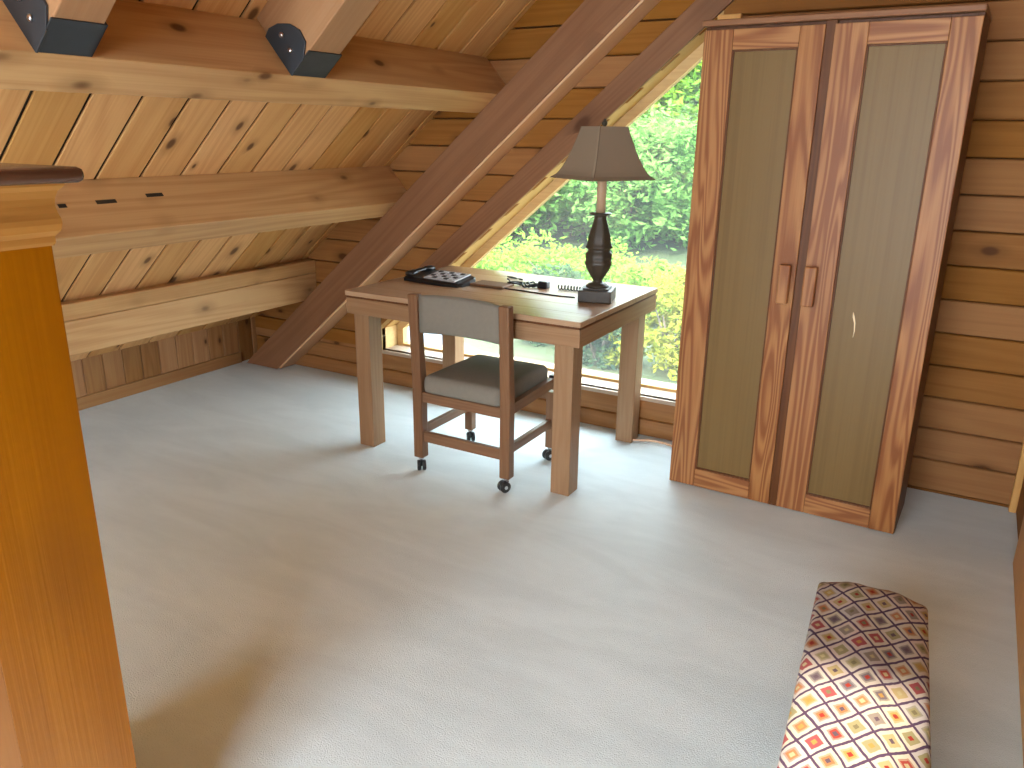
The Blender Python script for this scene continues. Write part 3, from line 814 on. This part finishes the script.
for sx in (-1, 1):
    for sy in (-1, 1):
        x, y = sx*(Wb/2-.035), sy*(Lb/2-.05)
        MB().lathe([(.016, 0), (.022, .012), (.024, .04), (.018, .055), (.026, .07), (.026, .09)], 14, M=Matrix.Translation((x, y, 0))).build('foot', M['carcass'], bench)

# beige cable on the carpet between the desk leg and the cupboard
mb = MB(); pts = []
for k in range(15):
    t = k/14; pts.append((-1.335 + .36*t, 3.455 + .055*sin(pi*t) - .03*t, .006 + .012*sin(pi*t)))
mb.tube(pts, .006, 8)
tag(mb.build('floor_cable', M['beigecable']), 'peach coloured cable curving from the desk leg to the cupboard', 'cable')

# ------------------------------------------------------------------ outside
GZ = -2.7
def gz(y): return GZ + max(0, y-24)*.12
mb = MB(); ny = 40
vs = []; fs = []
ysg = [3.9 + k*1.6 for k in range(ny)]
for y in ysg:
    vs += [(-70, y, gz(y)), (30, y, gz(y))]
for k in range(ny-1): fs.append([2*k, 2*k+1, 2*k+3, 2*k+2])
mb.add(vs, fs); struct(mb.build('ground', M['ground']), 'grassy ground sloping up to the trees outside the window', 'ground')
o = MB().prism([(-17, 14.2), (-10.2, 11.6), (-7.6, 11.6), (-6.6, 12.2), (-8.4, 13.0), (-10.8, 14.6), (-16, 17)], 'z', GZ-.05, GZ+.02).build('path', M['concrete'])
struct(o, 'pale driveway on the ground outside seen below the desk', 'driveway')

def leaves_mesh(n, rx, ry, rz, size, seed, shell=.55, hollow=None):
    rnd = random.Random(seed); vs = []; fs = []
    clumps = []
    for _ in range(max(10, n//60)):
        while True:
            p = Vector((rnd.uniform(-1, 1), rnd.uniform(-1, 1), rnd.uniform(-1, 1)))
            if shell < p.length < 1: break
        clumps.append((p, rnd.uniform(.12, .30)))
    for _ in range(n):
        c, r = rnd.choice(clumps)
        p = c + Vector((rnd.gauss(0, 1), rnd.gauss(0, 1), rnd.gauss(0, 1)))*r*.6
        p = Vector((p.x*rx, p.y*ry, p.z*rz))
        s = size*rnd.uniform(.6, 1.3)
        d = Vector((rnd.gauss(0, 1), rnd.gauss(0, 1), rnd.gauss(0, .6))).normalized()
        nrm = Vector((rnd.gauss(0, .7), rnd.gauss(0, .7) - .5, 1)).normalized()
        t = d.cross(nrm)
        if t.length < .1: continue
        t.normalize(); k = len(vs)
        vs += [p - d*s, p + t*s*.45 - nrm*s*.12, p + d*s, p - t*s*.45 - nrm*s*.12]
        fs += [[k, k+1, k+2], [k, k+2, k+3]]
    me = bpy.data.meshes.new('foliage'); me.from_pydata([tuple(v) for v in vs], [], fs); me.update()
    return me
def trunk(h, r, seed):
    rnd = random.Random(seed); mb = MB()
    pts = [Vector((0, 0, 0))]
    for k in range(1, 7): pts.append(Vector((rnd.uniform(-.12, .12)*k*.5, rnd.uniform(-.12, .12)*k*.5, h*k/6)))
    mb.tube(pts, [r*(1-.11*k) for k in range(7)], 8)
    for k in range(5):
        a = rnd.uniform(0, 6.28); b = pts[3+k % 3]
        mb.tube([b, b+Vector((cos(a)*h*.12, sin(a)*h*.12, h*.12)), b+Vector((cos(a)*h*.2, sin(a)*h*.2, h*.28))], [r*.4, r*.28, r*.12], 6)
    return mb
protos = {}
def tree_proto(key, mat, n, rx, rz, size, h, seed):
    me = leaves_mesh(n, rx, rx, rz, size, seed); me.materials.append(M[mat])
    protos[key] = (me, trunk(h, h*.022, seed), rx, rz, h)
tree_proto('a', 'leaf_bright', 9000, 3.0, 4.2, .19, 8, 1)
tree_proto('b', 'leaf_mid', 9000, 3.2, 3.8, .19, 7.5, 2)
tree_proto('c', 'leaf_teal', 8000, 2.6, 2.3, .16, 3.6, 3)
trunk_mesh = {}
TREE = {'a': ('leafy_tree', 'tall bright yellow green tree in the woods outside the window', 'bright green trees outside'),
        'b': ('leafy_tree', 'tall mid green tree in the woods outside the window', 'mid green trees outside'),
        'c': ('small_tree', 'low blue green tree at the edge of the woods outside the window', 'low blue green trees outside')}
def tree(key, az, dist, s=1.0, rz=0.0, zoff=0):
    me, tb, rx, rzz, h = protos[key]
    x, y = dist*sin(radians(az)), dist*cos(radians(az))
    t = thing(TREE[key][0], TREE[key][1], 'tree', (x, y, gz(y)-.05), rz, TREE[key][2])
    t.scale = (s, s, s)
    f = bpy.data.objects.new('foliage', me); COL.objects.link(f); f.parent = t; f.location = (0, 0, h*.3+rzz*.62)
    if key not in trunk_mesh:
        tr = tb.build('trunk', M['bark'], t); trunk_mesh[key] = tr.data
    else:
        tr = bpy.data.objects.new('trunk', trunk_mesh[key]); COL.objects.link(tr); tr.parent = t
rnd = random.Random(11)
az = -44
k = 0
while az < -2:
    tree('c', az + rnd.uniform(-.8, .8), rnd.uniform(28.5, 30.5), rnd.uniform(.85, 1.1), rnd.uniform(0, 6)); az += 4.6
az = -45
while az < 2:
    tree('b' if k % 3 == 1 else 'a', az + rnd.uniform(-1, 1), rnd.uniform(33, 36), rnd.uniform(.95, 1.15), rnd.uniform(0, 6)); az += 4.2; k += 1
az = -47
while az < 4:
    tree('b' if k % 2 else 'a', az + rnd.uniform(-1, 1), rnd.uniform(41, 46), rnd.uniform(1.25, 1.5), rnd.uniform(0, 6)); az += 4.4; k += 1

def shrub(name, label, mat, x, y, rx, ry, rz, n, size, seed):
    t = thing(name, label, 'shrub', (x, y, gz(y)))
    me = leaves_mesh(n, rx, ry, rz, size, seed, shell=.35); me.materials.append(M[mat])
    f = bpy.data.objects.new('foliage', me); COL.objects.link(f); f.parent = t; f.location = (0, 0, rz*.95)
    mb = MB(); rr = random.Random(seed)
    for k in range(6):
        a = rr.uniform(0, 6.28); mb.tube([(0, 0, -.05), (cos(a)*rx*.2, sin(a)*ry*.2, rz*.5), (cos(a)*rx*.5, sin(a)*ry*.5, rz*1.2)], [.05, .035, .012], 6)
    mb.build('stems', M['bark'], t)
shrub('yellow_shrub', 'tall yellow green shrub outside between desk and cupboard', 'leaf_yellow', -4.35, 13.6, .9, .8, .92, 3400, .08, 21)
shrub('yellow_shrub', 'small pale yellow shrub seen outside under the desk top', 'leaf_yellow', -5.25, 13.4, .45, .45, .5, 1200, .075, 22)
shrub('dark_shrub', 'dark blue green shrub outside seen under right end of desk', 'leaf_dark', -5.75, 13.3, .75, .6, .75, 3000, .07, 23)
shrub('dark_shrub', 'dark mottled shrub outside seen behind the chair seat', 'leaf_dark', -7.3, 14.2, .9, .7, .8, 3000, .075, 24)
shrub('green_shrub', 'mid green shrub outside at the left below the desk', 'leaf_mid', -11.6, 16.5, 2.0, 1.0, .8, 3600, .09, 25)
shrub('green_shrub', 'broad green shrub outside behind the shrubs under the desk', 'leaf_mid', -8.6, 17.8, 2.4, 1.0, .9, 4200, .09, 26)
shrub('green_shrub', 'mid green shrub outside behind the tall yellow shrub', 'leaf_mid', -6.0, 17.2, 1.6, .9, .7, 3600, .09, 27)

# ------------------------------------------------------------------ light
w = bpy.data.worlds.new('sky'); SC.world = w; w.use_nodes = True
bg = w.node_tree.nodes['Background']; bg.inputs[0].default_value = (.87, .97, 1.08, 1)
WN = w.node_tree.nodes; WL = w.node_tree.links
_tc = WN.new('ShaderNodeTexCoord'); _sp = WN.new('ShaderNodeSeparateXYZ'); WL.new(_tc.outputs['Generated'], _sp.inputs[0])
WL.new(val(WN, WL, 'MULTIPLY', 9.5, val(WN, WL, 'MULTIPLY_ADD', val(WN, WL, 'MAXIMUM', _sp.outputs[2], 0.0), .30, .66)), bg.inputs[1])  # overcast sky, brighter overhead
sun = bpy.data.lights.new('sun', 'SUN'); sun.energy = 6.0; sun.angle = radians(1.3); sun.color = (1, .93, .80)
so = bpy.data.objects.new('sun', sun); COL.objects.link(so)
so.rotation_euler = Vector((.0, 1.0, -.90)).to_track_quat('-Z', 'Y').to_euler()
def portal(loc, rot, sx, sy):
    l = bpy.data.lights.new('window_portal', 'AREA'); l.shape = 'RECTANGLE'; l.size = sx; l.size_y = sy; l.cycles.is_portal = True
    o = bpy.data.objects.new('window_portal', l); COL.objects.link(o); o.location = loc; o.rotation_euler = rot
for a, b, c, d in NW: portal(((a+b)/2, YB-.07, (c+d)/2), (radians(90), 0, 0), b-a, d-c)
portal(((WX0+WX1)/2, 3.88, (WB+WT)/2), (radians(-90), 0, 0), WX1-WX0, WT-WB)

# ------------------------------------------------------------------ camera
yaw, pit, rol, fpx = -.51974, -.30741, .01271, 792.11
F = Vector((sin(yaw)*cos(pit), cos(yaw)*cos(pit), sin(pit)))
R0 = F.cross(Vector((0, 0, 1))).normalized(); U0 = R0.cross(F)
R1 = cos(rol)*R0 + sin(rol)*U0; U1 = -sin(rol)*R0 + cos(rol)*U0
cam = bpy.data.cameras.new('camera'); co = bpy.data.objects.new('camera', cam); COL.objects.link(co)
cam.sensor_width = 36; cam.lens = 36*fpx/1024; cam.clip_start = .02; cam.clip_end = 300
mw = Matrix.Identity(4)
for i in range(3):
    mw[i][0] = R1[i]; mw[i][1] = U1[i]; mw[i][2] = -F[i]
mw[2][3] = 1.454
co.matrix_world = mw
SC.camera = co
SC.view_settings.view_transform = 'Standard'; SC.view_settings.look = 'None'
SC.view_settings.gamma = 1; SC.view_settings.use_curve_mapping = False
SC.view_settings.exposure = 1.64
SC.cycles.use_denoising = True; SC.cycles.use_adaptive_sampling = False
SC.cycles.max_bounces = 10; SC.cycles.diffuse_bounces = 6; SC.cycles.transparent_max_bounces = 12
SC.cycles.sample_clamp_indirect = 8
